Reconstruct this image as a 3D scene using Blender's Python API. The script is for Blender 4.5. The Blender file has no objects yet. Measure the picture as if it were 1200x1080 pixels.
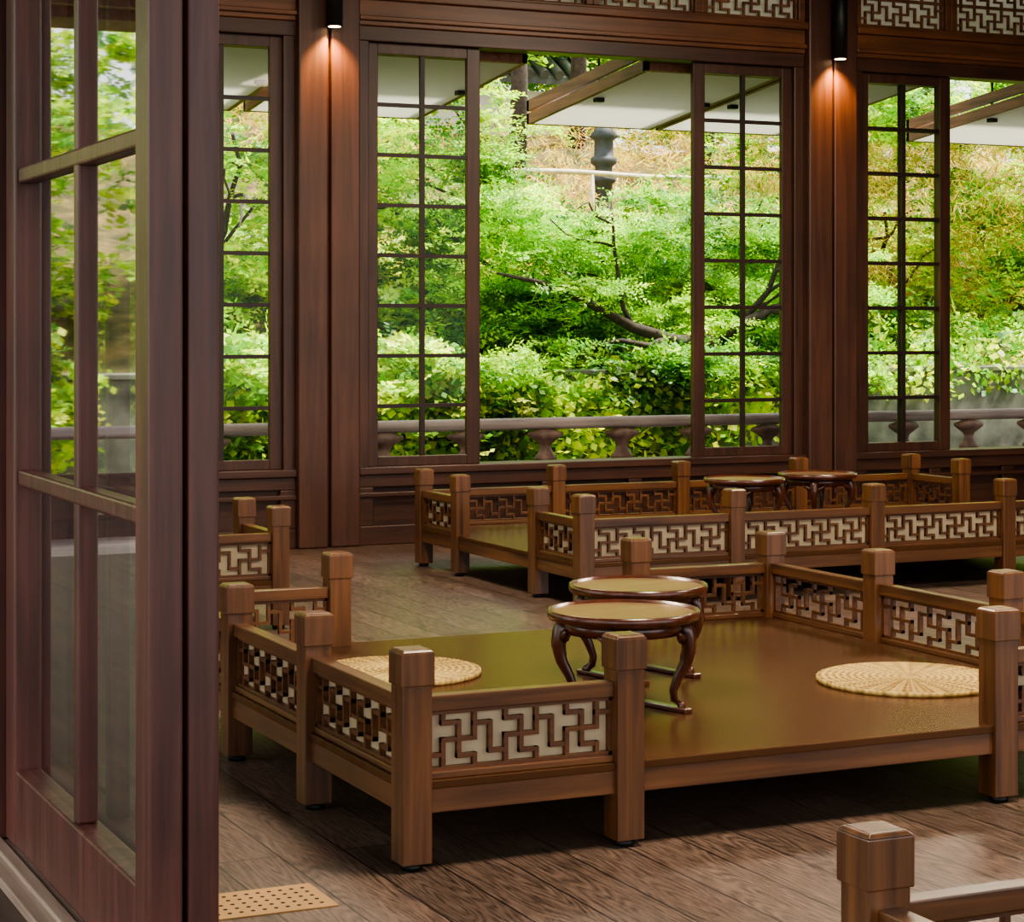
import bpy, math, random
import numpy as np
random.seed(7); rng=np.random.default_rng(7)
H=1.35; TH=math.radians(24.8)
D=bpy.data; C=bpy.context
COL=C.scene.collection

# ---------------------------------------------------------------- mesh builder
class MB:
    def __init__(s): s.v=[]; s.f=[]; s.sm=[]
    def box(s,x0,x1,y0,y1,z0,z1):
        n=len(s.v)
        s.v+=[(x0,y0,z0),(x1,y0,z0),(x1,y1,z0),(x0,y1,z0),(x0,y0,z1),(x1,y0,z1),(x1,y1,z1),(x0,y1,z1)]
        for q in ((0,3,2,1),(4,5,6,7),(0,1,5,4),(1,2,6,5),(2,3,7,6),(3,0,4,7)):
            s.f.append(tuple(n+i for i in q)); s.sm.append(False)
    def quad(s,a,b,c,d):
        n=len(s.v); s.v+=[a,b,c,d]; s.f.append((n,n+1,n+2,n+3)); s.sm.append(False)
    def cbox(s,cx,cy,hx,hy,z0,z1): s.box(cx-hx,cx+hx,cy-hy,cy+hy,z0,z1)
    def frust(s,cx,cy,h0,h1,z0,z1):
        n=len(s.v)
        for h,z in((h0,z0),(h1,z1)):
            s.v+=[(cx-h,cy-h,z),(cx+h,cy-h,z),(cx+h,cy+h,z),(cx-h,cy+h,z)]
        for q in ((0,3,2,1),(4,5,6,7),(0,1,5,4),(1,2,6,5),(2,3,7,6),(3,0,4,7)):
            s.f.append(tuple(n+i for i in q)); s.sm.append(False)
    def lathe(s,cx,cy,cz,prof,seg=32,smooth=True,scal=0,nsc=0,sx=1,sy=1):
        n=len(s.v); m=len(prof)
        for (r,z) in prof:
            for k in range(seg):
                a=2*math.pi*k/seg; rr=r*(1+scal*math.cos(nsc*a))
                s.v.append((cx+sx*rr*math.cos(a),cy+sy*rr*math.sin(a),cz+z))
        for i in range(m-1):
            for k in range(seg):
                a=n+i*seg+k; b=n+i*seg+(k+1)%seg
                s.f.append((a,b,b+seg,a+seg)); s.sm.append(smooth)
        s.f.append(tuple(n+k for k in reversed(range(seg)))); s.sm.append(False)
        s.f.append(tuple(n+(m-1)*seg+k for k in range(seg))); s.sm.append(False)
    def tube(s,pts,rad,seg=8,flat=1.0):
        n=len(s.v); P=[np.array(p,float) for p in pts]; m=len(P)
        if not hasattr(rad,'__len__'): rad=[rad]*m
        for i in range(m):
            t=P[min(i+1,m-1)]-P[max(i-1,0)]; t/=max(np.linalg.norm(t),1e-9)
            ref=np.array([0,0,1.]) if abs(t[2])<.9 else np.array([1.,0,0])
            if abs(t[2])>=.55 and m>2: ref=np.array([.37,.93,0])
            u=np.cross(t,ref); u/=np.linalg.norm(u); w=np.cross(u,t)
            for k in range(seg):
                a=2*math.pi*k/seg
                q=P[i]+rad[i]*(math.cos(a)*u*flat+math.sin(a)*w); s.v.append(tuple(q))
        for i in range(m-1):
            for k in range(seg):
                a=n+i*seg+k; b=n+i*seg+(k+1)%seg
                s.f.append((a,b,b+seg,a+seg)); s.sm.append(True)
        s.f.append(tuple(n+k for k in reversed(range(seg)))); s.sm.append(False)
        s.f.append(tuple(n+(m-1)*seg+k for k in range(seg))); s.sm.append(False)
    def obj(s,name,mat,parent=None,bevel=0,loc=None):
        me=D.meshes.new(name); me.from_pydata(s.v,[],s.f); me.update()
        me.polygons.foreach_set('use_smooth',s.sm)
        me.materials.append(mat)
        o=D.objects.new(name,me); COL.objects.link(o)
        if parent: o.parent=parent
        if loc: o.location=loc
        if bevel:
            b=o.modifiers.new('bevel','BEVEL'); b.width=bevel; b.segments=2; b.limit_method='ANGLE'; b.harden_normals=False
        return o
def empty(name,loc=(0,0,0)):
    e=D.objects.new(name,None); e.location=loc; e.empty_display_size=.2; COL.objects.link(e); return e

# ---------------------------------------------------------------- materials
def nt(name):
    m=D.materials.new(name); m.use_nodes=True; t=m.node_tree; t.nodes.clear()
    o=t.nodes.new('ShaderNodeOutputMaterial'); return m,t,o
def N(t,k,**kw):
    n=t.nodes.new(k)
    for a,b in kw.items(): setattr(n,a,b)
    return n
def wood(name,dark,light,axis='z',rough=.4,fine=38,bump=.15,coat=0.0,contrast=(.3,.72),obj='Object',varnish=None,ior=1.45):
    m,t,o=nt(name); L=t.links.new
    tc=N(t,'ShaderNodeTexCoord'); mp=N(t,'ShaderNodeMapping')
    sc=[fine]*3; sc['xyz'.index(axis)]=fine*.05
    mp.inputs['Scale'].default_value=sc; L(tc.outputs[obj],mp.inputs['Vector'])
    n1=N(t,'ShaderNodeTexNoise'); n1.inputs['Scale'].default_value=1; n1.inputs['Detail'].default_value=6; n1.inputs['Distortion'].default_value=.6
    L(mp.outputs[0],n1.inputs['Vector'])
    n2=N(t,'ShaderNodeTexNoise'); n2.inputs['Scale'].default_value=2.2; n2.inputs['Detail'].default_value=2; L(tc.outputs[obj],n2.inputs['Vector'])
    mx=N(t,'ShaderNodeMath',operation='MULTIPLY_ADD'); mx.inputs[1].default_value=.35; L(n2.outputs[0],mx.inputs[0]); 
    ad=N(t,'ShaderNodeMath',operation='MULTIPLY'); ad.inputs[1].default_value=.68; L(n1.outputs[0],ad.inputs[0]); L(ad.outputs[0],mx.inputs[2])
    cr=N(t,'ShaderNodeValToRGB'); e=cr.color_ramp.elements
    e[0].position=contrast[0]; e[0].color=(*dark,1); e[1].position=contrast[1]; e[1].color=(*light,1)
    L(mx.outputs[0],cr.inputs[0])
    bm=N(t,'ShaderNodeBump'); bm.inputs['Strength'].default_value=bump; bm.inputs['Distance'].default_value=.004
    L(n1.outputs[0],bm.inputs['Height'])
    if varnish:      # warm shellac gloss over stained wood
        df=N(t,'ShaderNodeBsdfDiffuse'); L(cr.outputs[0],df.inputs[0])
        gl=N(t,'ShaderNodeBsdfGlossy'); gl.inputs['Color'].default_value=(*varnish,1); gl.inputs['Roughness'].default_value=rough; L(bm.outputs[0],gl.inputs['Normal'])
        fr=N(t,'ShaderNodeFresnel'); fr.inputs['IOR'].default_value=ior; L(bm.outputs[0],fr.inputs['Normal'])
        ms=N(t,'ShaderNodeMixShader'); L(fr.outputs[0],ms.inputs[0]); L(df.outputs[0],ms.inputs[1]); L(gl.outputs[0],ms.inputs[2]); L(ms.outputs[0],o.inputs[0]); return m
    b=N(t,'ShaderNodeBsdfPrincipled'); L(cr.outputs[0],b.inputs['Base Color'])
    b.inputs['Roughness'].default_value=rough; b.inputs['Coat Weight'].default_value=coat; b.inputs['Coat Roughness'].default_value=.18
    L(bm.outputs[0],b.inputs['Normal'])
    L(b.outputs[0],o.inputs[0]); return m
def plain(name,col,rough=.5,metal=0,emit=None,es=0,nscale=12,var=.25):
    m,t,o=nt(name); L=t.links.new
    b=N(t,'ShaderNodeBsdfPrincipled'); tc=N(t,'ShaderNodeTexCoord')
    n=N(t,'ShaderNodeTexNoise'); n.inputs['Scale'].default_value=nscale; n.inputs['Detail'].default_value=5; L(tc.outputs['Object'],n.inputs['Vector'])
    cr=N(t,'ShaderNodeValToRGB'); e=cr.color_ramp.elements
    e[0].position=.3; e[1].position=.7
    e[0].color=tuple(c*(1-var) for c in col)+(1,); e[1].color=tuple(min(1,c*(1+var)) for c in col)+(1,)
    L(n.outputs[0],cr.inputs[0]); L(cr.outputs[0],b.inputs['Base Color'])
    b.inputs['Roughness'].default_value=rough; b.inputs['Metallic'].default_value=metal
    if emit: b.inputs['Emission Color'].default_value=(*emit,1); b.inputs['Emission Strength'].default_value=es
    L(b.outputs[0],o.inputs[0]); return m

PD,PL=(.032,.0115,.004),(.190,.079,.027)
W={a:wood('platform_wood_'+a,PD,PL,a,.34,36,.15,.15) for a in 'xyz'}
WL=wood('platform_lattice_wood',(.040,.014,.005),(.17,.066,.022),'x',.4)
DECK=wood('deck_wood',(.052,.022,.009),(.108,.048,.020),'x',.25,14,.03,0,(.2,.85),varnish=(.56,.45,.365),ior=1.48)
FR={a:wood('frame_wood_'+a,(.022,.0085,.0045),(.086,.033,.017),a,.42,28,.2) for a in 'xyz'}
PIL=wood('pillar_wood',(.033,.013,.007),(.104,.040,.021),'z',.45,22,.2)
HEAD=wood('header_wood',(.058,.022,.008),(.21,.080,.029),'x',.4,24,.2)
LEAFW=wood('door_leaf_wood',(.034,.0115,.009),(.150,.052,.039),'z',.40,30,.3)
MUNT=wood('muntin_wood',(.010,.005,.003),(.03,.012,.008),'z',.5)
SILL=wood('sill_wood',(.16,.10,.07),(.42,.32,.25),'y',.5,30,.3)
CORR=wood('corridor_boards',(.035,.02,.014),(.11,.07,.05),'y',.7,20,.2)
RED=wood('tray_table_wood',(.025,.007,.004),(.12,.034,.015),'z',.28,30,.1,.4)
TOP=wood('tray_top_wood',(.15,.085,.033),(.30,.18,.08),'x',.3,26,.06,0,varnish=(.70,.56,.42))
EXTW=wood('eave_wood',(.08,.028,.014),(.30,.13,.07),'y',.6,24)
BLACK=plain('black_metal',(.012,.012,.012),.45,.3)
RAILM=wood('balustrade_wood',(.14,.11,.10),(.42,.35,.31),'x',.6,20)
CONC=plain('retaining_wall_concrete',(.17,.17,.14),.9,nscale=5,var=.5)
BARK=plain('bark',(.048,.034,.026),.9,nscale=20,var=.5)
WHITE=plain('plaster_white',(.75,.73,.68),.8,var=.08,nscale=3)
BACK=plain('lattice_gap_light',(.44,.355,.225),.7,var=.1,nscale=4)  # cream colour stands in for brightness seen through the lattice gaps
TILE=plain('roof_tile',(.07,.075,.08),.7)
BRASS=plain('brass_plate',(.42,.25,.10),.45,.5,nscale=3)
HOLE=plain('dark_hole',(.01,.008,.006),.9)

def mk_paper():
    m,t,o=nt('translucent_paper'); L=t.links.new
    a=N(t,'ShaderNodeBsdfDiffuse'); a.inputs[0].default_value=(.85,.84,.80,1)
    b=N(t,'ShaderNodeBsdfTranslucent'); b.inputs[0].default_value=(.72,.71,.66,1)
    n=N(t,'ShaderNodeTexNoise'); n.inputs['Scale'].default_value=6
    cr=N(t,'ShaderNodeMapRange'); cr.inputs[3].default_value=.45; cr.inputs[4].default_value=.6; L(n.outputs[0],cr.inputs[0])
    mx=N(t,'ShaderNodeMixShader'); L(cr.outputs[0],mx.inputs[0]); L(a.outputs[0],mx.inputs[1]); L(b.outputs[0],mx.inputs[2]); L(mx.outputs[0],o.inputs[0]); return m
PAPER=mk_paper()
def mk_glass():
    m,t,o=nt('window_glass'); L=t.links.new
    tr=N(t,'ShaderNodeBsdfTransparent'); tr.inputs[0].default_value=(.95,.97,.96,1)
    gl=N(t,'ShaderNodeBsdfGlossy'); gl.inputs['Roughness'].default_value=.02
    fr=N(t,'ShaderNodeFresnel'); fr.inputs['IOR'].default_value=1.33
    ml=N(t,'ShaderNodeMath',operation='MULTIPLY'); ml.inputs[1].default_value=.7; L(fr.outputs[0],ml.inputs[0])
    mx=N(t,'ShaderNodeMixShader'); L(ml.outputs[0],mx.inputs[0]); L(tr.outputs[0],mx.inputs[1]); L(gl.outputs[0],mx.inputs[2])
    L(mx.outputs[0],o.inputs[0]); return m
GLASS=mk_glass()

def mk_floor():
    m,t,o=nt('floor_planks'); L=t.links.new
    tc=N(t,'ShaderNodeTexCoord')
    mp=N(t,'ShaderNodeMapping'); mp.inputs['Rotation'].default_value=(0,0,math.pi/2); L(tc.outputs['Object'],mp.inputs['Vector'])
    br=N(t,'ShaderNodeTexBrick'); br.offset=.37; L(mp.outputs[0],br.inputs['Vector'])
    br.inputs['Scale'].default_value=1; br.inputs['Brick Width'].default_value=1.7; br.inputs['Row Height'].default_value=.17
    br.inputs['Mortar Size'].default_value=.003; br.inputs['Mortar Smooth'].default_value=.1
    br.inputs['Color1'].default_value=(0,0,0,1); br.inputs['Color2'].default_value=(1,1,1,1); br.inputs['Mortar'].default_value=(.5,.5,.5,1)
    off=N(t,'ShaderNodeVectorMath',operation='MULTIPLY_ADD'); off.inputs[1].default_value=(7,13,5); L(br.outputs['Color'],off.inputs[0]); L(tc.outputs['Object'],off.inputs[2])
    g=N(t,'ShaderNodeMapping'); g.inputs['Scale'].default_value=(11,1.2,11); L(off.outputs[0],g.inputs['Vector'])
    n0=N(t,'ShaderNodeTexNoise'); n0.inputs['Scale'].default_value=1; n0.inputs['Detail'].default_value=1; L(g.outputs[0],n0.inputs['Vector'])
    rg=N(t,'ShaderNodeMath',operation='MULTIPLY'); rg.inputs[1].default_value=34; L(n0.outputs[0],rg.inputs[0])
    sn=N(t,'ShaderNodeMath',operation='PINGPONG'); sn.inputs[1].default_value=1; L(rg.outputs[0],sn.inputs[0])
    g2=N(t,'ShaderNodeMapping'); g2.inputs['Scale'].default_value=(140,14,140); L(off.outputs[0],g2.inputs['Vector'])
    n1=N(t,'ShaderNodeTexNoise'); n1.inputs['Scale'].default_value=1; n1.inputs['Detail'].default_value=6; n1.inputs['Roughness'].default_value=.65; L(g2.outputs[0],n1.inputs['Vector'])
    a=N(t,'ShaderNodeMath',operation='MULTIPLY_ADD'); a.inputs[1].default_value=.22; L(sn.outputs[0],a.inputs[0])
    a2=N(t,'ShaderNodeMath',operation='MULTIPLY_ADD'); a2.inputs[1].default_value=.9; a2.inputs[2].default_value=.03; L(n1.outputs[0],a2.inputs[0]); L(a2.outputs[0],a.inputs[2])
    cr=N(t,'ShaderNodeValToRGB'); e=cr.color_ramp.elements
    e[0].position=.36; e[0].color=(.028,.0175,.013,1); e[1].position=.84; e[1].color=(.215,.145,.108,1)
    L(a.outputs[0],cr.inputs[0])
    hs=N(t,'ShaderNodeHueSaturation'); L(cr.outputs[0],hs.inputs['Color'])
    sp=N(t,'ShaderNodeSeparateColor'); L(br.outputs['Color'],sp.inputs[0])
    v=N(t,'ShaderNodeMath',operation='MULTIPLY_ADD'); v.inputs[1].default_value=.5; v.inputs[2].default_value=.70; L(sp.outputs[0],v.inputs[0]); L(v.outputs[0],hs.inputs['Value'])
    mx=N(t,'ShaderNodeMixRGB'); mx.inputs[2].default_value=(.010,.007,.006,1); L(br.outputs['Fac'],mx.inputs[0]); L(hs.outputs[0],mx.inputs[1])
    b=N(t,'ShaderNodeBsdfPrincipled'); L(mx.outputs[0],b.inputs['Base Color']); b.inputs['Roughness'].default_value=.37
    bm=N(t,'ShaderNodeBump'); bm.inputs['Strength'].default_value=.25; bm.inputs['Distance'].default_value=.004; L(a.outputs[0],bm.inputs['Height']); L(bm.outputs[0],b.inputs['Normal'])
    L(b.outputs[0],o.inputs[0]); return m
def mk_straw():
    m,t,o=nt('woven_straw'); L=t.links.new
    tc=N(t,'ShaderNodeTexCoord'); sx=N(t,'ShaderNodeSeparateXYZ'); L(tc.outputs['Object'],sx.inputs[0])
    at=N(t,'ShaderNodeMath',operation='ARCTAN2'); L(sx.outputs[1],at.inputs[0]); L(sx.outputs[0],at.inputs[1])
    ln=N(t,'ShaderNodeVectorMath',operation='LENGTH'); L(tc.outputs['Object'],ln.inputs[0])
    def sine(src,f,add=None):
        m1=N(t,'ShaderNodeMath',operation='MULTIPLY'); m1.inputs[1].default_value=f; L(src,m1.inputs[0]); x=m1.outputs[0]
        s1=N(t,'ShaderNodeMath',operation='SINE'); L(x,s1.inputs[0]); return s1.outputs[0]
    s1=sine(at.outputs[0],26); s3=sine(at.outputs[0],80); s2=sine(ln.outputs['Value'],280)
    mul=N(t,'ShaderNodeMath',operation='MULTIPLY'); L(s3,mul.inputs[0]); L(s2,mul.inputs[1])
    no=N(t,'ShaderNodeTexNoise'); no.inputs['Scale'].default_value=45; L(tc.outputs['Object'],no.inputs['Vector'])
    nf=N(t,'ShaderNodeMath',operation='MULTIPLY_ADD'); nf.inputs[1].default_value=.5; nf.inputs[2].default_value=.25; L(no.outputs[0],nf.inputs[0])
    ad=N(t,'ShaderNodeMath',operation='MULTIPLY_ADD'); ad.inputs[1].default_value=.16; L(mul.outputs[0],ad.inputs[0]); L(nf.outputs[0],ad.inputs[2])
    ad2=N(t,'ShaderNodeMath',operation='MULTIPLY_ADD'); ad2.inputs[1].default_value=.10; L(s1,ad2.inputs[0]); L(ad.outputs[0],ad2.inputs[2])
    ad3=N(t,'ShaderNodeMath',operation='MULTIPLY_ADD'); ad3.inputs[1].default_value=.19; L(s2,ad3.inputs[0]); L(ad2.outputs[0],ad3.inputs[2])
    cr=N(t,'ShaderNodeValToRGB'); e=cr.color_ramp.elements
    e[0].position=.15; e[0].color=(.18,.095,.022,1); e[1].position=.82; e[1].color=(.76,.56,.21,1); L(ad3.outputs[0],cr.inputs[0])
    b=N(t,'ShaderNodeBsdfPrincipled'); L(cr.outputs[0],b.inputs['Base Color']); b.inputs['Roughness'].default_value=.8; b.inputs['Specular IOR Level'].default_value=.2
    bm=N(t,'ShaderNodeBump'); bm.inputs['Strength'].default_value=.6; bm.inputs['Distance'].default_value=.004; L(ad3.outputs[0],bm.inputs['Height']); L(bm.outputs[0],b.inputs['Normal'])
    L(b.outputs[0],o.inputs[0]); return m
FLOOR=mk_floor(); STRAW=mk_straw()
def mk_leaf():
    m,t,o=nt('foliage_leaf'); L=t.links.new
    at=N(t,'ShaderNodeAttribute',attribute_name='Col')
    d=N(t,'ShaderNodeBsdfPrincipled'); d.inputs['Roughness'].default_value=.5; L(at.outputs['Color'],d.inputs['Base Color'])
    tr=N(t,'ShaderNodeBsdfTranslucent'); 
    g=N(t,'ShaderNodeMixRGB',blend_type='MULTIPLY'); g.inputs[0].default_value=1; g.inputs[2].default_value=(1.45,1.3,.5,1); L(at.outputs['Color'],g.inputs[1]); L(g.outputs[0],tr.inputs[0])
    mx=N(t,'ShaderNodeMixShader'); mx.inputs[0].default_value=.45; L(d.outputs[0],mx.inputs[1]); L(tr.outputs[0],mx.inputs[2])
    L(mx.outputs[0],o.inputs[0]); return m
LEAF=mk_leaf()

# ---------------------------------------------------------------- fret lattice
def abox(mb,ax,c,half,a0,a1,z0,z1):
    if ax=='x': mb.box(a0,a1,c-half,c+half,z0,z1)
    else: mb.box(c-half,c+half,a0,a1,z0,z1)
def fret(mb,ax,c,a0,a1,z0,z1,reps,th=.013,half=.009,frame=True):
    w=(a1-a0)/reps; h=z1-z0; ux=w/6; uz=h/5; t=th/2
    def hh(xa,xb,y): abox(mb,ax,c,half-.001,a0+xa*ux-t,a0+xb*ux+t,z0+y*uz-t,z0+y*uz+t)
    def vv(x,ya,yb): abox(mb,ax,c,half,a0+x*ux-t,a0+x*ux+t,z0+ya*uz-t,z0+yb*uz+t)
    for r in range(reps):
        o=6*r
        vv(o+3,1.1,3.9); hh(o+1.5,o+3,3.9); hh(o+3,o+4.5,1.1)
        hh(o+1.5,o+4.5,2.5)
        vv(o+1.5,0,2.5); vv(o+4.5,2.5,5)
        vv(o+1.5,3.9,5); vv(o+4.5,0,1.1)
        hh(o,o+1.5,1.3); hh(o+4.5,o+6,3.7)
        if r: vv(o,1.3,3.7)
    if frame:
        abox(mb,ax,c,half+.001,a0,a1,z0-.002,z0+.010); abox(mb,ax,c,half+.001,a0,a1,z1-.010,z1)
        abox(mb,ax,c,half+.001,a0,a0+.010,z0,z1); abox(mb,ax,c,half+.001,a1-.010,a1,z0,z1)

# ---------------------------------------------------------------- platforms
S=.04
def platform(xs,ys,posts,panels):
    x0,x1=min(xs),max(xs); y0,y1=min(ys),max(ys)
    e=empty('wooden_platform',((x0+x1)/2,(y0+y1)/2,0))
    def put(mb,n,m,bev=0):
        o=mb.obj(n,m,None,bev); o.parent=e; o.matrix_parent_inverse.identity(); o.location=(-e.location.x,-e.location.y,0)
        return o
    p=MB(); cap=MB(); ft=MB()
    for (x,y) in posts:
        p.cbox(x,y,S,S,.018,.47)
        cap.cbox(x,y,S+.005,S+.005,.462,.545); cap.frust(x,y,S+.005,S-.004,.545,.553)
        ft.lathe(x,y,0,[(.026,0),(.028,.006),(.028,.014),(.018,.02)],16)
    put(p,'posts',W['z'],.003); put(cap,'post_caps',W['z'],.003); put(ft,'feet',BLACK)
    ap=MB(); ap.box(x0,x1,y0-.025,y0+.02,.14,.218); ap.box(x0,x1,y1-.02,y1+.025,.14,.218); put(ap,'apron_long',W['x'],.003)
    ap=MB(); ap.box(x0-.025,x0+.02,y0,y1,.14,.218); ap.box(x1-.02,x1+.025,y0,y1,.14,.218); put(ap,'apron_side',W['y'],.003)
    dk=MB(); dk.box(x0-.028,x1+.028,y0-.028,y1+.028,.2,.222); put(dk,'deck',DECK,.003)
    la=MB(); rx=MB(); ry=MB(); bk=MB()
    for ax,c,a0,a1 in panels:
        r=rx if ax=='x' else ry
        abox(r,ax,c,.022,a0+S,a1-S,.392,.432)
        abox(r,ax,c,.018,a0+S,a1-S,.222,.24)
        n=max(2,round((a1-a0-.08)/.20))
        fret(la,ax,c,a0+S,a1-S,.24,.392,n,.0115,.008)
        if (ax=='x' and c==y0) or (ax=='y' and c==x0): abox(bk,ax,c+.010,.0012,a0+S,a1-S,.24,.392)  # added pale panels, imitating light showing through the fret
    put(la,'lattice',WL); put(bk,'gap_light_panels',BACK); put(rx,'rails_long',W['x'],.003)
    if ry.v: put(ry,'rails_side',W['y'],.003)
    return e
def mod_a(x0,y0):
    xs=[x0,x0+.60,x0+1.81,x0+2.41]; ys=[y0,y0+.73,y0+1.46,y0+2.19]
    posts=[(x,y) for y in (ys[0],ys[3]) for x in xs]+[(x,y) for x in (xs[0],xs[3]) for y in ys[1:3]]
    pan=[('x',y,xs[i],xs[i+1]) for y in (ys[0],ys[3]) for i in (0,2)]+[('y',x,ys[i],ys[i+1]) for x in (xs[0],xs[3]) for i in range(3)]
    return platform(xs,ys,posts,pan)
def mod_b(xs):
    ys=[8.98,9.49,10.48,11.0]
    posts=[(x,y) for y in (ys[0],ys[3]) for x in xs]+[(x,y) for x in (xs[0],xs[-1]) for y in ys[1:3]]
    pan=[('x',y,xs[i],xs[i+1]) for y in (ys[0],ys[3]) for i in range(len(xs)-1)]+[('y',x,ys[i],ys[i+1]) for x in (xs[0],xs[-1]) for i in (0,2)]
    return platform(xs,ys,posts,pan)
mod_a(1.96,4.84); mod_a(1.93,.60)
mod_b([4.53,5.37,6.205,7.04,7.88]); mod_b([1.36,2.15,2.99])

# ---------------------------------------------------------------- tray tables
def table(x,y,rot,z=.2225):
    e=empty('tray_table',(x,y,z)); e.rotation_euler=(0,0,rot)
    t=MB(); t.lathe(0,0,0,[(.20,.268),(.222,.274),(.227,.285),(.225,.300),(.219,.301),(.213,.291),(.205,.288)],48); t.obj('tray_rim',RED,e)
    t=MB(); t.lathe(0,0,0,[(.212,.284),(.212,.2915)],48,False); t.obj('tray_surface',TOP,e)
    a=MB(); a.lathe(0,0,0,[(.165,.235),(.172,.232),(.176,.25),(.176,.27),(.16,.27),(.16,.24)],48,True)
    for k in range(4):
        an=math.pi/4+k*math.pi/2; c,s=math.cos(an),math.sin(an)
        pr=[(.165,.27),(.186,.235),(.194,.19),(.184,.145),(.160,.10),(.146,.06),(.150,.034),(.168,.018),(.182,.022)]
        ra=[.030,.032,.028,.022,.018,.015,.015,.015,.008]
        a.tube([(r*c,r*s,zz) for r,zz in pr],ra,10,.8)
        for sg in(-1,1):
            q=[]
            for j,(da,zz) in enumerate([(0,.222),(.14,.216),(.26,.228),(.38,.24)]):
                b=an+sg*da; q.append((.174*math.cos(b),.174*math.sin(b),zz))
            a.tube(q,[.018,.015,.012,.007],8)
    a.obj('cabriole_legs',RED,e)
    r=MB()
    d=.16*math.cos(math.pi/4)
    for sg in(-1,1):
        r.box(sg*d-.016,sg*d+.016,-.16,.16,0,.014)
    r.obj('foot_runners',RED,e,.003)
    return e
table(2.886,5.46,.25); table(3.22,5.99,.25); table(6.04,9.99,.1); table(6.63,10.16,.1)

def cushion(x,y,r,z=.222):
    mb=MB(); prof=[(r*.985,0),(r,.006)]
    n=26
    for i in range(n+1):
        rr=r*(1-i/n*.995); prof.append((max(rr,.002),.016+.0035*(i%2)))
    mb.lathe(0,0,0,prof,120,True,.006,40)
    return mb.obj('straw_seat_mat',STRAW,loc=(x,y,z))
cushion(3.95,5.52,.295); cushion(2.52,6.35,.275); cushion(5.27,10.5,.26)

# ---------------------------------------------------------------- room shell
b=MB(); b.box(1.3,12.4,-2,12.45,-.12,0); b.obj('floor',FLOOR)
b=MB(); b.box(-3,1.0,-3,12.45,-.12,-.01); b.obj('floor_corridor',CORR)
b=MB(); b.box(-1.4,1.0,-3,12.5,3.15,3.25)  # unseen roof added to keep sky glare off the door glass
for k in range(30): b.box(-1.4,1.0,-3+k*.5,-2.92+k*.5,3.07,3.15)
b.obj('corridor_sky_blocker',EXTW)
b=MB(); b.box(1.0,1.3,-2,12.2,-.12,.012); b.box(1.04,1.075,-2,12.1,.012,.026); b.obj('trim_threshold',SILL,bevel=.004)
b=MB(); b.box(.9,12.5,-2,12.5,4.1,4.25); b.obj('ceiling',FR['y'])
b=MB()
for k in range(7): b.box(1.3,12.3,-.6+k*2,-.4+k*2,3.92,4.1)
b.obj('trim_ceiling_beams',FR['x'],bevel=.01)
b=MB(); b.box(12.2,12.4,-2,12.2,0,4.1); b.obj('wall_right',PIL)

YW=12.2
PC=[.695,4.375,8.055,11.735]
for i,c in enumerate(PC[1:],1):
    b=MB(); b.box(c-.205,c+.205,YW+.0,YW+.28,0,4.1); b.box(c-.205,c-.012,YW-.07,YW+.0,0,4.1); b.box(c+.012,c+.205,YW-.05,YW+.0,0,4.1)
    b.obj('trim_pillar_%d'%i,PIL,bevel=.012)
def sash(e,x0,x1,z0,z1,y,st=.09,rows=8):
    f=MB(); f.box(x0,x0+st,y-.02,y+.02,z0,z1); f.box(x1-st,x1,y-.02,y+.02,z0,z1)
    f.box(x0+st,x1-st,y-.019,y+.019,z0,z0+.06); f.box(x0+st,x1-st,y-.019,y+.019,z1-.07,z1)
    f.obj('sash_frame',FR['z'],e,.004)
    m=MB(); xm=(x0+x1)/2; m.box(xm-.015,xm+.015,y-.013,y+.013,z0+.06,z1-.07)
    a=z0+.06;h=(z1-.07-a)/rows
    for r in range(1,rows): m.box(x0+st,x1-st,y-.012,y+.012,a+r*h-.0125,a+r*h+.0125)
    m.obj('muntins',MUNT,e)
    g=MB(); g.quad((x0+st,y,z0+.06),(x1-st,y,z0+.06),(x1-st,y,z1-.07),(x0+st,y,z1-.07)); g.obj('glass',GLASS,e)
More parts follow.
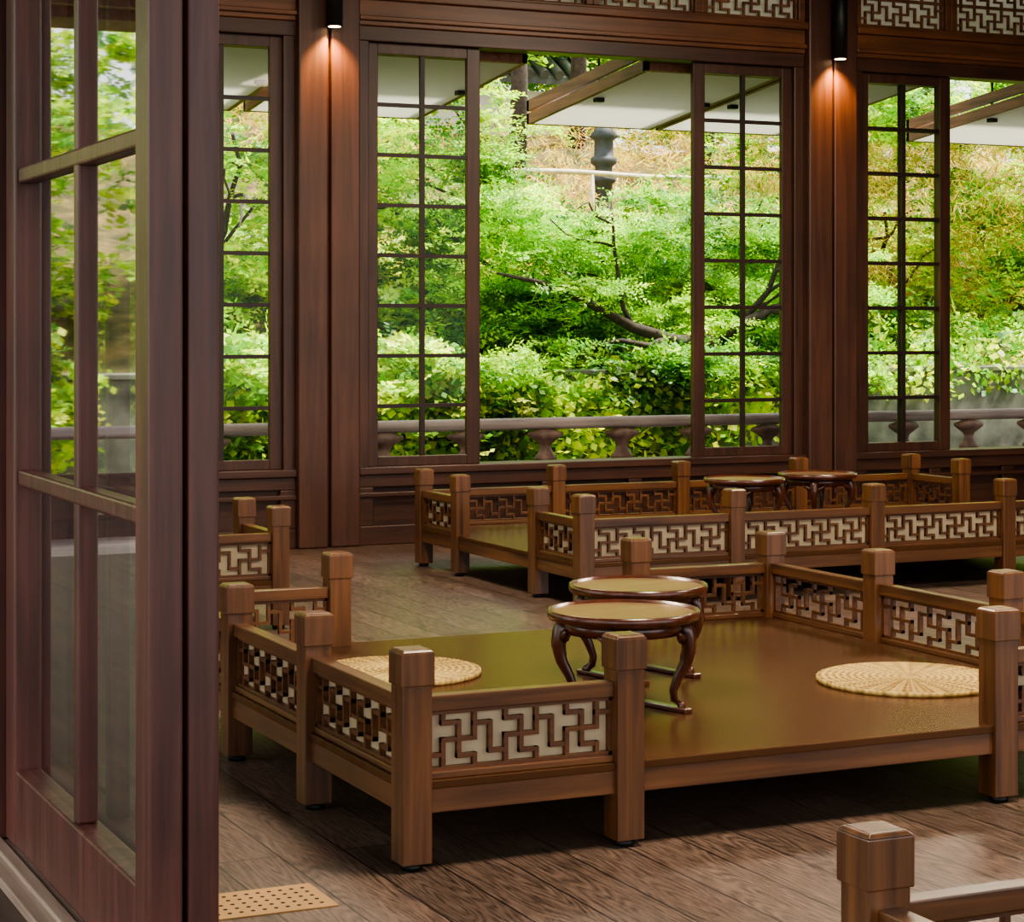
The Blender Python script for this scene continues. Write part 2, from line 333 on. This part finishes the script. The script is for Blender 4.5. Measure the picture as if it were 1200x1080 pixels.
for i in range(3):
    c0,c1=PC[i]+.205,PC[i+1]-.205
    e=empty('window_%d'%(i+1))
    z0,z1=.475,3.19
    f=MB()
    f.box(c0,c0+.075,YW+.0,YW+.16,z0,z1); f.box(c1-.075,c1,YW+.0,YW+.16,z0,z1)
    f.obj('jambs',FR['z'],e,.006)
    f=MB(); f.box(c0,c1,YW-.01,YW+.16,z1-.045,z1+.05); f.box(c0,c1,YW-.04,YW+.17,z0-.035,z0+.012)
    f.obj('head_and_sill',FR['x'],e,.006)
    q=.79
    sash(e,c0+.06,c0+.06+q,z0+.012,z1-.045,YW+.06)
    sash(e,c1-.06-q,c1-.06,z0+.012,z1-.045,YW+.06)
    if i==2: sash(e,c0+.075,c0+.075+q,z0+.012,z1-.045,YW+.115)
    w=MB(); w.box(c0,c1,YW+.03,YW+.15,0,z0-.035); 
    w.obj('wall_back_apron_%d'%(i+1),FR['x'])
    w=MB(); w.box(c0,c1,YW-.015,YW+.03,0,.12); w.box(c0,c1,YW-.015,YW+.03,.36,z0-.035)
    n=5
    for k in range(n+1):
        xx=c0+(c1-c0-.1)*k/n; w.box(xx,xx+.1,YW-.012,YW+.03,.12,.36)
    w.box(c0,c1,YW-.03,YW+.0,.30,.33)
    w.obj('baseboard_back_%d'%(i+1),FR['x'],bevel=.006)
    w=MB(); w.box(c0,c1,YW-.02,YW+.18,z1+.05,3.43); w.box(c0,c1,YW-.05,YW-.0,3.27,3.30); w.box(c0,c1,YW-.06,YW,3.40,3.45)
    w.obj('trim_header_%d'%(i+1),HEAD,bevel=.006)
    t=empty('trim_transom_%d'%(i+1)); m=MB(); la=MB(); pa=MB()
    m.box(c0,c1,YW-.02,YW+.12,3.45,3.47); m.box(c0,c1,YW-.02,YW+.12,3.86,4.1)
    for k in range(4):
        a=c0+(c1-c0)*k/4; bb=c0+(c1-c0)*(k+1)/4
        m.box(a,a+.05,YW-.02,YW+.12,3.47,3.86); m.box(bb-.05,bb,YW-.02,YW+.12,3.47,3.86)
        fret(la,'x',YW+.02,a+.05,bb-.05,3.47,3.66,3,.014,.010); fret(la,'x',YW+.02,a+.05,bb-.05,3.66,3.86,3,.014,.010)
        pa.box(a+.05,bb-.05,YW+.06,YW+.062,3.47,3.86)
    m.obj('frame',HEAD,t,.005); la.obj('lattice',EXTW,t); pa.obj('paper',PAPER,t)

GLOW=plain('lamp_glow',(1,.8,.5),.5,0,(1,.72,.38),14)
for c in PC[1:]:
    e=empty('pillar_downlight',(c,YW-.14,3.2))
    mb=MB(); mb.lathe(0,0,0,[(.040,0),(.050,0),(.050,.40),(.046,.41)],32); mb.box(-.02,.02,.04,.1,.2,.3); mb.obj('lamp_body',BLACK,e)
    mb=MB(); mb.lathe(0,0,0,[(.038,-.002),(.038,.0)],24,False); mb.obj('lamp_lens',GLOW,e)
    l=D.lights.new('lamp_beam','SPOT'); l.energy=95; l.color=(1,.50,.15); l.spot_size=math.radians(100); l.spot_blend=.9; l.shadow_soft_size=.03
    lo=D.objects.new('lamp_beam',l); COL.objects.link(lo); lo.parent=e; lo.location=(0,0,-.02); lo.rotation_euler=(math.radians(14),0,0)

# ---------------------------------------------------------------- door leaves (left)
def leaf(idx,x0,x1,y0,y1,mo=-.03):
    e=empty('door_%d'%idx); z0,z1=.03,2.9; st=.11
    f=MB(); f.box(x0,x1,y0,y0+st,z0,z1); f.box(x0,x1,y1-st,y1,z0,z1); f.obj('stiles',LEAFW,e,.006)
    f=MB(); f.box(x0+.002,x1-.002,y0+st,y1-st,z0,.225); f.box(x0+.002,x1-.002,y0+st,y1-st,z1-.12,z1)
    xm=(x0+x1)/2
    for z in(.97,1.74,2.51): f.box(xm-.026,xm+.026,y0+st,y1-st,z-.02,z+.02)
    ym=(y0+y1)/2+mo
    f.box(xm-.024,xm+.024,ym-.022,ym+.022,.225,z1-.12)
    f.obj('rails_and_muntins',LEAFW,e,.006)
    g=MB(); g.quad((xm,y0+st,.225),(xm,y1-st,.225),(xm,y1-st,z1-.12),(xm,y0+st,z1-.12)); g.obj('glass',GLASS,e)
leaf(1,1.08,1.15,4.05,5.47); leaf(2,1.16,1.225,4.05,5.50)
k=3
for y in (5.72,7.15,8.58,10.01): 
    leaf(k,1.10,1.16,y,y+1.42); k+=1
b=MB(); b.box(1.02,1.29,5.52,5.70,.012,3.9); b.box(1.02,1.29,11.45,12.2,.012,4.1); b.box(1.0,1.3,-2,12.2,2.93,4.1); b.obj('wall_left',LEAFW,bevel=.006)

e=empty('floor_vent_plate'); b=MB(); b.box(1.34,1.68,4.60,4.81,.0,.004); b.obj('plate',BRASS,e,.001)
b=MB()
for i in range(11):
    for j in range(5): b.lathe(1.37+i*.028,4.635+j*.035,.004,[(.0055,0),(.0055,.0006)],10,False)
b.obj('holes',HOLE,e)

# ---------------------------------------------------------------- exterior
b=MB(); b.box(-6,16,12.5,13.95,-.12,-.02); b.obj('floor_veranda',RAILM)
e=empty('veranda_balustrade'); b=MB(); RY=13.6
b.tube([(-2+i,RY,.665) for i in range(19)],.043,12); b.obj('handrail',RAILM,e)
b=MB(); b.box(-2,16,RY-.05,RY+.05,.36,.40); b.box(-2,16,RY-.02,RY+.02,.1,.36); b.box(-2,16,RY-.05,RY+.05,-.02,.1); b.obj('lower_boards',FR['x'],e)
b=MB()
x=.3
while x<15.5:
    b.lathe(x,RY,.40,[(.085,0),(.085,.02),(.06,.05),(.04,.09),(.05,.12),(.10,.155),(.135,.18),(.13,.2),(.09,.212),(.05,.225)],20,True,.09,6,1,.7)
    x+=.625
b.obj('lotus_brackets',plain('bracket_wood',(.16,.10,.075),.6,var=.4),e)

def raised(x0,x1):
    e=empty('raised_eave_door'); y0,y1=12.42,14.3; za,zb=3.10,2.90
    def slab(mb,xa,xb,ya,yb,o0,o1):
        n=len(mb.v)
        z=lambda y:za+(zb-za)*(y-y0)/(y1-y0)
        for oo in(o0,o1): mb.v+=[(xa,ya,z(ya)+oo),(xb,ya,z(ya)+oo),(xb,yb,z(yb)+oo),(xa,yb,z(yb)+oo)]
        for q in ((0,3,2,1),(4,5,6,7),(0,1,5,4),(1,2,6,5),(2,3,7,6),(3,0,4,7)): mb.f.append(tuple(n+i for i in q)); mb.sm.append(False)
    w=MB(); slab(w,x0+.03,x1-.03,y0+.03,y1-.03,-.004,.006); w.obj('paper',PAPER,e)
    f=MB()
    for o in(0,.10):
        slab(f,x0,x0+.035,y0,y1,o-.006,o+.075); slab(f,x1-.035,x1,y0,y1,o-.006,o+.075)
        slab(f,x0,x1,y0,y0+.035,o-.005,o+.073); slab(f,x0,x1,y1-.035,y1,o-.005,o+.073)
    f.obj('frame',EXTW,e)
    r=MB()
    for xx in(x0+.1,x1-.1):
        r.tube([(xx,13.3,3.0),(xx,13.3,3.66)],.010,8); r.box(xx-.03,xx+.03,13.27,13.33,2.97,3.0)
    r.obj('iron_hangers',BLACK,e)
for a,bb in((2.0,3.2),(3.25,4.4),(4.5,5.85),(6.73,7.80),(7.84,9.0),(10.2,11.5),(11.6,12.8)): raised(a,bb)
b=MB(); b.box(-6,17,12.48,13.5,3.72,3.80)
xx=-5.5
while xx<16.5: b.tube([(xx,12.5,3.72),(xx,13.5,3.68)],.05,8); xx+=.5
b.obj('eave_roof',EXTW)

b=MB(); b.box(-25,35,-25,15.9,-.6,-.42); b.obj('garden_ground',plain('garden_soil',(.06,.075,.03),.95,nscale=3,var=.5))
HILL=empty('garden_hillside')
b=MB(); b.box(-12,26,15.95,16.15,-.42,.95); b.box(-12,26,15.92,16.18,.95,1.0); b.obj('stone_retaining_face',CONC,HILL,bevel=.01)
def hz(x,y): 
    z=.8+.34*(y-16.1) if y<25 else .8+.34*8.9+.03*(y-25)
    return z+.12*math.sin(x*1.3+y*.7)*min(1,(y-16.1)*.6)+.06*math.sin(x*3.1-y*2)*min(1,(y-16.1)*.6)
v=[];f=[];nx,ny=90,50
for j in range(ny):
    for i in range(nx):
        x=-14+46*i/(nx-1); y=16.16+20*j/(ny-1); v.append((x,y,hz(x,y)))
for j in range(ny-1):
    for i in range(nx-1): a=j*nx+i; f.append((a,a+1,a+nx+1,a+nx))
b=MB(); b.v=v; b.f=f; b.sm=[True]*len(f)
def mk_hill():
    m,t,o=nt('hill_soil'); L=t.links.new; tc=N(t,'ShaderNodeTexCoord')
    n=N(t,'ShaderNodeTexNoise'); n.inputs['Scale'].default_value=2.2; n.inputs['Detail'].default_value=9; n.inputs['Roughness'].default_value=.7; L(tc.outputs['Object'],n.inputs['Vector'])
    cr=N(t,'ShaderNodeValToRGB'); e=cr.color_ramp.elements; e[0].position=.35; e[0].color=(.025,.035,.01,1); e[1].position=.65; e[1].color=(.26,.16,.07,1)
    q=e.new(.5); q.color=(.10,.085,.03,1); L(n.outputs[0],cr.inputs[0])
    p=N(t,'ShaderNodeBsdfPrincipled'); p.inputs['Roughness'].default_value=.95; L(cr.outputs[0],p.inputs['Base Color']); L(p.outputs[0],o.inputs[0]); return m
b.obj('soil_slope',mk_hill(),HILL)

def norm(a): return a/np.maximum(np.linalg.norm(a,axis=1,keepdims=True),1e-9)
def sprays(name,pos,K,ln,lw,stem,pal,up=.35,jit=.25,face=None,parent=None,mottle=1.0):
    n=len(pos); a=rng.normal(size=(n,3)); a[:,2]*=.35; a[:,1]-=.5; a=norm(a)
    nn=rng.normal(size=(n,3))*up+np.array([0,-.35,1.0]) if face is None else rng.normal(size=(n,3))*up+np.array(face)
    nn=nn-(nn*a).sum(1,keepdims=True)*a; nn=norm(nn); bb=np.cross(nn,a)
    k=np.arange(K); s=(k/ max(K-1,1)); sg=np.where(k%2==0,1,-1)
    P=pos[:,None,:]+a[:,None,:]*(s*stem)[None,:,None]
    d=bb[:,None,:]*(sg*.85)[None,:,None]+a[:,None,:]*.55+rng.normal(size=(n,K,3))*.22
    d/=np.linalg.norm(d,axis=2,keepdims=True)
    L_=(ln*(1-.45*s))[None,:,None]*rng.uniform(.75,1.25,(n,K,1))
    side=np.cross(d,nn[:,None,:]+rng.normal(size=(n,K,3))*.3); side/=np.linalg.norm(side,axis=2,keepdims=True)
    wv=side*L_*lw
    V=np.stack([P,P+d*L_*.45+wv,P+d*L_,P+d*L_*.45-wv],axis=2).reshape(-1,3)
    nf=n*K; me=D.meshes.new(name)
    me.vertices.add(nf*4); me.vertices.foreach_set('co',V.ravel().astype(np.float32))
    me.loops.add(nf*4); me.loops.foreach_set('vertex_index',np.arange(nf*4,dtype=np.int32))
    me.polygons.add(nf); me.polygons.foreach_set('loop_start',np.arange(0,nf*4,4,dtype=np.int32))
    me.update(calc_edges=True); me.validate()
    pal=np.array(pal); ci=rng.integers(0,len(pal),n)
    x,y,z=pos[:,0],pos[:,1],pos[:,2]
    t1=np.sin(x*2.3+1.7*np.sin(y*2.1+z))*np.sin(z*3.7+x*1.1+y*.7)        # metre-scale leaf tone variety; its darks also paint shaded gaps
    t2=np.sin(x*6.1+2*np.sin(z*5.3))*np.sin(z*8.3-x*2.7+y*3)
    val=1.12+mottle*(.34*t1+.28*t2); yel=np.clip(.14+.5*t1+.35*t2,0,1)*mottle
    base=pal[ci]*val[:,None]; base=base+yel[:,None]*np.array([.25,.16,.0])
    c=base[:,None,:]*rng.uniform(1-jit,1+jit,(n,K,1))*rng.uniform(.75,1.2,(n,1,1))
    c=np.repeat(c.reshape(-1,3),4,axis=0); c=np.concatenate([np.clip(c,0.01,1),np.ones((len(c),1))],1)
    at=me.color_attributes.new('Col','FLOAT_COLOR','POINT'); at.data.foreach_set('color',c.ravel().astype(np.float32))
    me.materials.append(LEAF); o=D.objects.new(name,me); COL.objects.link(o); o.parent=parent; return o
def pads(box,M,per,rad=(.55,.45,.14),zf=None):
    out=[]
    while len(out)<M:
        c=np.array([random.uniform(*box[0]),random.uniform(*box[1]),random.uniform(*box[2])])
        if zf and not zf(c): continue
        s=random.uniform(.6,1.3)
        q=rng.normal(size=(per,3)); q=q/np.linalg.norm(q,axis=1,keepdims=True)*rng.uniform(.3,1,(per,1))**.5
        out.append(c+q*np.array(rad)*s)
    return np.concatenate(out)
G=[(.12,.37,.04),(.22,.52,.05),(.065,.25,.035),(.32,.60,.07),(.045,.19,.03)]
YG=[(.46,.62,.07),(.36,.57,.06),(.58,.64,.13),(.25,.47,.05)]
DRY=[(.60,.40,.16),(.50,.31,.13),(.65,.50,.22),(.34,.33,.09),(.38,.43,.09)]
TREE=empty('conifer_tree')
crown=lambda c:(c[2]<(3.5 if c[0]<8.0 else 2.52-.05*(c[0]-8)+.10*math.sin(c[0]*5))) and c[2]>1.0+(c[1]-16.5)*.2
sprays('foliage',pads(((7.2,11.3),(16.5,18.6),(.85,3.3)),115,70,(.46,.42,.10),crown),13,.068,.22,.24,G+[G[4],G[2]],parent=TREE,mottle=1.3)
sprays('foliage_tips',pads(((7.2,11.2),(15.9,17.0),(1.25,2.6)),54,45,(.4,.3,.08),crown),12,.068,.22,.24,[G[3],G[1],G[0],(.40,.68,.09)],parent=TREE,mottle=1.2)
sprays('foliage_skirt',pads(((6.9,10.8),(15.5,16.1),(.75,1.15)),34,50,(.42,.25,.11)),12,.07,.22,.24,G+[G[2],G[0]],parent=TREE,mottle=1.3)
SH=empty('garden_shrubs')
sprays('left_foliage',pads(((-2.0,7.6),(16.9,18.8),(.9,4.0)),200,62,(.45,.4,.24)),11,.085,.3,.2,G+YG+YG[:2],parent=SH,mottle=1.2)
sprays('left_skirt',pads(((-1.0,7.0),(15.4,16.4),(.0,1.3)),120,45,(.42,.28,.2)),9,.09,.35,.2,G+YG+YG,parent=SH,mottle=1.2)
sprays('left_far_foliage',pads(((-12,-2.0),(16.0,19),(.3,4.6)),110,36,(.7,.5,.4)),8,.16,.35,.3,G+YG,parent=SH)
sprays('right_foliage',pads(((11.2,15.8),(16.8,20),(1.2,4.2)),115,60,(.5,.45,.18),lambda c:c[2]>2.7 or c[2]<1.9 or c[0]>13.4),12,.08,.24,.22,G+YG[:2],parent=SH,mottle=1.3)
sprays('dry_twigs',pads(((10.6,13.8),(17,19),(1.5,3.4)),40,60,(.5,.4,.3)),5,.18,.05,.2,DRY,.9,parent=SH,mottle=.4)
def slope(n,x,y,dz=.25):
    X=rng.uniform(*x,n);Y=rng.uniform(*y,n); Z=np.array([hz(a,b_) for a,b_ in zip(X,Y)])+rng.uniform(0,dz,n); return np.stack([X,Y,Z],1)
sprays('underbrush',slope(9500,(-1,18),(16.2,20.5),.4),8,.09,.25,.2,G+YG[:2],.6,parent=HILL)
sprays('dry_grass',slope(9500,(7,22),(17.5,25),.45),6,.17,.06,.15,DRY,.9,parent=HILL,mottle=.5)
sprays('canopy',np.concatenate([pads(((-4,9.5),(25.2,29),(3.6,8.5)),120,60,(1.1,.8,.5)),pads(((9,15),(27.5,30),(4.4,9)),70,60,(1.1,.8,.5)),pads(((15,28),(25,29),(4,8.5)),90,60,(1.1,.8,.5)),pads(((9.5,16),(24,26),(4.6,6.5)),22,45,(.8,.7,.3))]),10,.16,.3,.4,G[:4]+YG[:2],parent=HILL)
n=6800; X=rng.uniform(-1.5,9.7,n); ZZ=1.0-np.abs(rng.normal(0,.5,n))+.10*np.sin(X*2.3)+.06*np.sin(X*6.1); Y=np.where(ZZ<1.02,15.80-rng.uniform(0,.3,n),15.85+(ZZ-1.0)*.6+rng.uniform(-.1,.1,n))
sprays('wall_ivy',np.stack([X,Y,ZZ],1),3,.105,.40,.14,YG+[(.2,.5,.05),(.12,.34,.04),(.08,.24,.03)],.7,.3,(0,-1,.9),parent=HILL,mottle=1.3)
n=500; X=rng.uniform(9.6,15,n); ZZ=rng.uniform(.75,1.3,n); Y=np.where(ZZ<1.02,15.86,15.95+(ZZ-1.0)*.9)
sprays('wall_creeper',np.stack([X,Y,ZZ],1),3,.10,.4,.12,YG+G,.45,.2,(0,-1,.5),parent=HILL)
b=MB()
def branch(p,d,l,r,dep,mb):
    pts=[np.array(p,float)]; d=np.array(d,float)
    for i in range(6):
        d=d+rng.normal(size=3)*.22; d/=np.linalg.norm(d); pts.append(pts[-1]+d*l/6)
    mb.tube(pts,[r*(1-.6*i/6) for i in range(7)],7)
    if dep:
        for i in (2,3,4,5):
            dd=d+rng.normal(size=3)*.8; dd[2]=abs(dd[2])*.3; dd[1]-=.05; branch(pts[i],dd/np.linalg.norm(dd),l*.62,r*.5,dep-1,mb)
# main trunk leans out of the bank and sweeps left
b.tube([(9.75,16.7,.85),(9.6,16.2,1.12),(9.3,15.95,1.22),(8.9,15.85,1.24),(8.5,15.9,1.36),(8.1,16.0,1.58),(7.7,16.05,1.74),(7.3,16.1,1.82)],[.11,.10,.080,.06,.048,.036,.024,.012],9)
b.tube([(9.35,15.95,1.2),(9.5,15.85,1.36),(9.85,15.85,1.52),(10.2,15.9,1.6),(10.6,16.0,1.8),(10.9,16.1,2.1)],[.06,.05,.042,.034,.025,.012],9)
b.tube([(8.8,15.85,1.26),(8.6,15.8,1.20),(8.3,15.75,1.25),(8.0,15.75,1.2)],[.04,.03,.02,.01],8)
b.tube([(9.85,15.85,1.52),(10.0,15.8,1.48),(10.3,15.8,1.42),(10.6,15.85,1.44)],[.035,.025,.018,.01],8)
for p,d,l,r in [((8.5,15.9,1.36),(-.4,.3,1),1.1,.026),((9.5,16.0,1.2),(.1,.3,1),1.2,.038),((8.2,17.3,1.0),(-.3,.0,1),1.8,.045),((10.4,17.2,1.1),(.4,0,1),1.5,.04)]:
    branch(p,d,l,r,1,b)
b.obj('branches',BARK,TREE)
b=MB()
for p,d,l,r in [((6.3,17.6,1.2),(.2,-.1,1),2.0,.04),((12.6,17.9,1.2),(.1,-.1,1),1.8,.04),((5,17.6,1.3),(.1,-.1,1),2.0,.04)]:
    branch(p,d,l,r,1,b)
b.obj('stems',BARK,SH)
b=MB()
for p in((10.45,22.5),(13.2,22.8),(9.2,23.4),(15,23),(12.1,24.2)):
    b.tube([(p[0],p[1],hz(*p)-.2),(p[0]+.05,p[1],hz(*p)+1.5),(p[0]-.1,p[1],hz(*p)+4)],[.12,.10,.08],9)
b.obj('tree_trunks',BARK,HILL)
z=hz(10.95,21.2)
b=MB(); b.lathe(10.95,21.2,z+.0,[(.17,0),(.17,.15),(.10,.2),(.10,.6),(.14,.63),(.14,.68),(.10,.7),(.10,.8),(.15,.84),(.15,.9),(.11,.92),(.11,1.1),(.17,1.14),(.05,1.3)],24); b.obj('lantern_post',plain('cast_iron',(.045,.05,.055),.6))
b=MB(); b.tube([(9.6+.4*i,20.8,3.08+.015*math.sin(i)) for i in range(8)],.03,8)
for xx in(9.7,10.6,12.3): b.tube([(xx,20.8,hz(xx,20.8)-.02),(xx,20.8,3.10)],.025,8)
b.obj('path_rail',plain('pale_bamboo',(.65,.52,.40),.6))
b=MB(); b.box(8.2,12.6,25.4,27,3.7,4.55); b.obj('roof_wall_plaster',WHITE,HILL)
b=MB() 
b.v+=[(8,25,4.6),(12.8,25,4.6),(12.8,26.4,5.5),(8,26.4,5.5),(8,25,4.7),(12.8,25,4.7),(12.8,26.4,5.6),(8,26.4,5.6)]
for q in ((0,3,2,1),(4,5,6,7),(0,1,5,4),(1,2,6,5),(2,3,7,6),(3,0,4,7)): b.f.append(q); b.sm.append(False)
xx=8.05
while xx<12.8: b.tube([(xx,24.95,4.72),(xx,26.4,5.64)],.065,10); xx+=.22
b.obj('tiled_roof',TILE,HILL)

# ---------------------------------------------------------------- lights
w=D.worlds.new('World'); C.scene.world=w; w.use_nodes=True
bg=w.node_tree.nodes['Background']; bg.inputs[0].default_value=(.97,.97,1,1); bg.inputs[1].default_value=2.5
s=D.lights.new('sun','SUN'); s.energy=17; s.angle=math.radians(10); s.color=(1,.95,.80)
so=D.objects.new('sun',s); COL.objects.link(so)
from mathutils import Vector
so.rotation_euler=Vector((.45,-.12,1)).to_track_quat('Z','Y').to_euler(); so.location=(5,20,12)
for i,(x,y,p) in enumerate([(3.2,4.2,200),(3.2,9,155),(7,9,190),(7,4.2,165)]):  # invented area fills under the ceiling, added to brighten the interior
    l=D.lights.new('interior_fill','AREA'); l.shape='RECTANGLE'; l.size=1.0; l.size_y=1.0; l.energy=p; l.color=(1,.83,.64)
    lo=D.objects.new('interior_fill',l); COL.objects.link(lo); lo.location=(x,y,3.88)
try:
    C.scene.view_settings.look='AgX - Medium High Contrast'
except Exception as ex: print('LOOK',ex)

# ---------------------------------------------------------------- camera
cam=D.cameras.new('camera'); co=D.objects.new('camera',cam); COL.objects.link(co)
co.location=(0,0,H); co.rotation_euler=(math.pi/2,0,-TH)
cam.sensor_width=36; cam.sensor_fit='HORIZONTAL'; cam.lens=36*2446/1200; cam.shift_y=-155/1200; cam.clip_start=.05; cam.clip_end=200
C.scene.camera=co
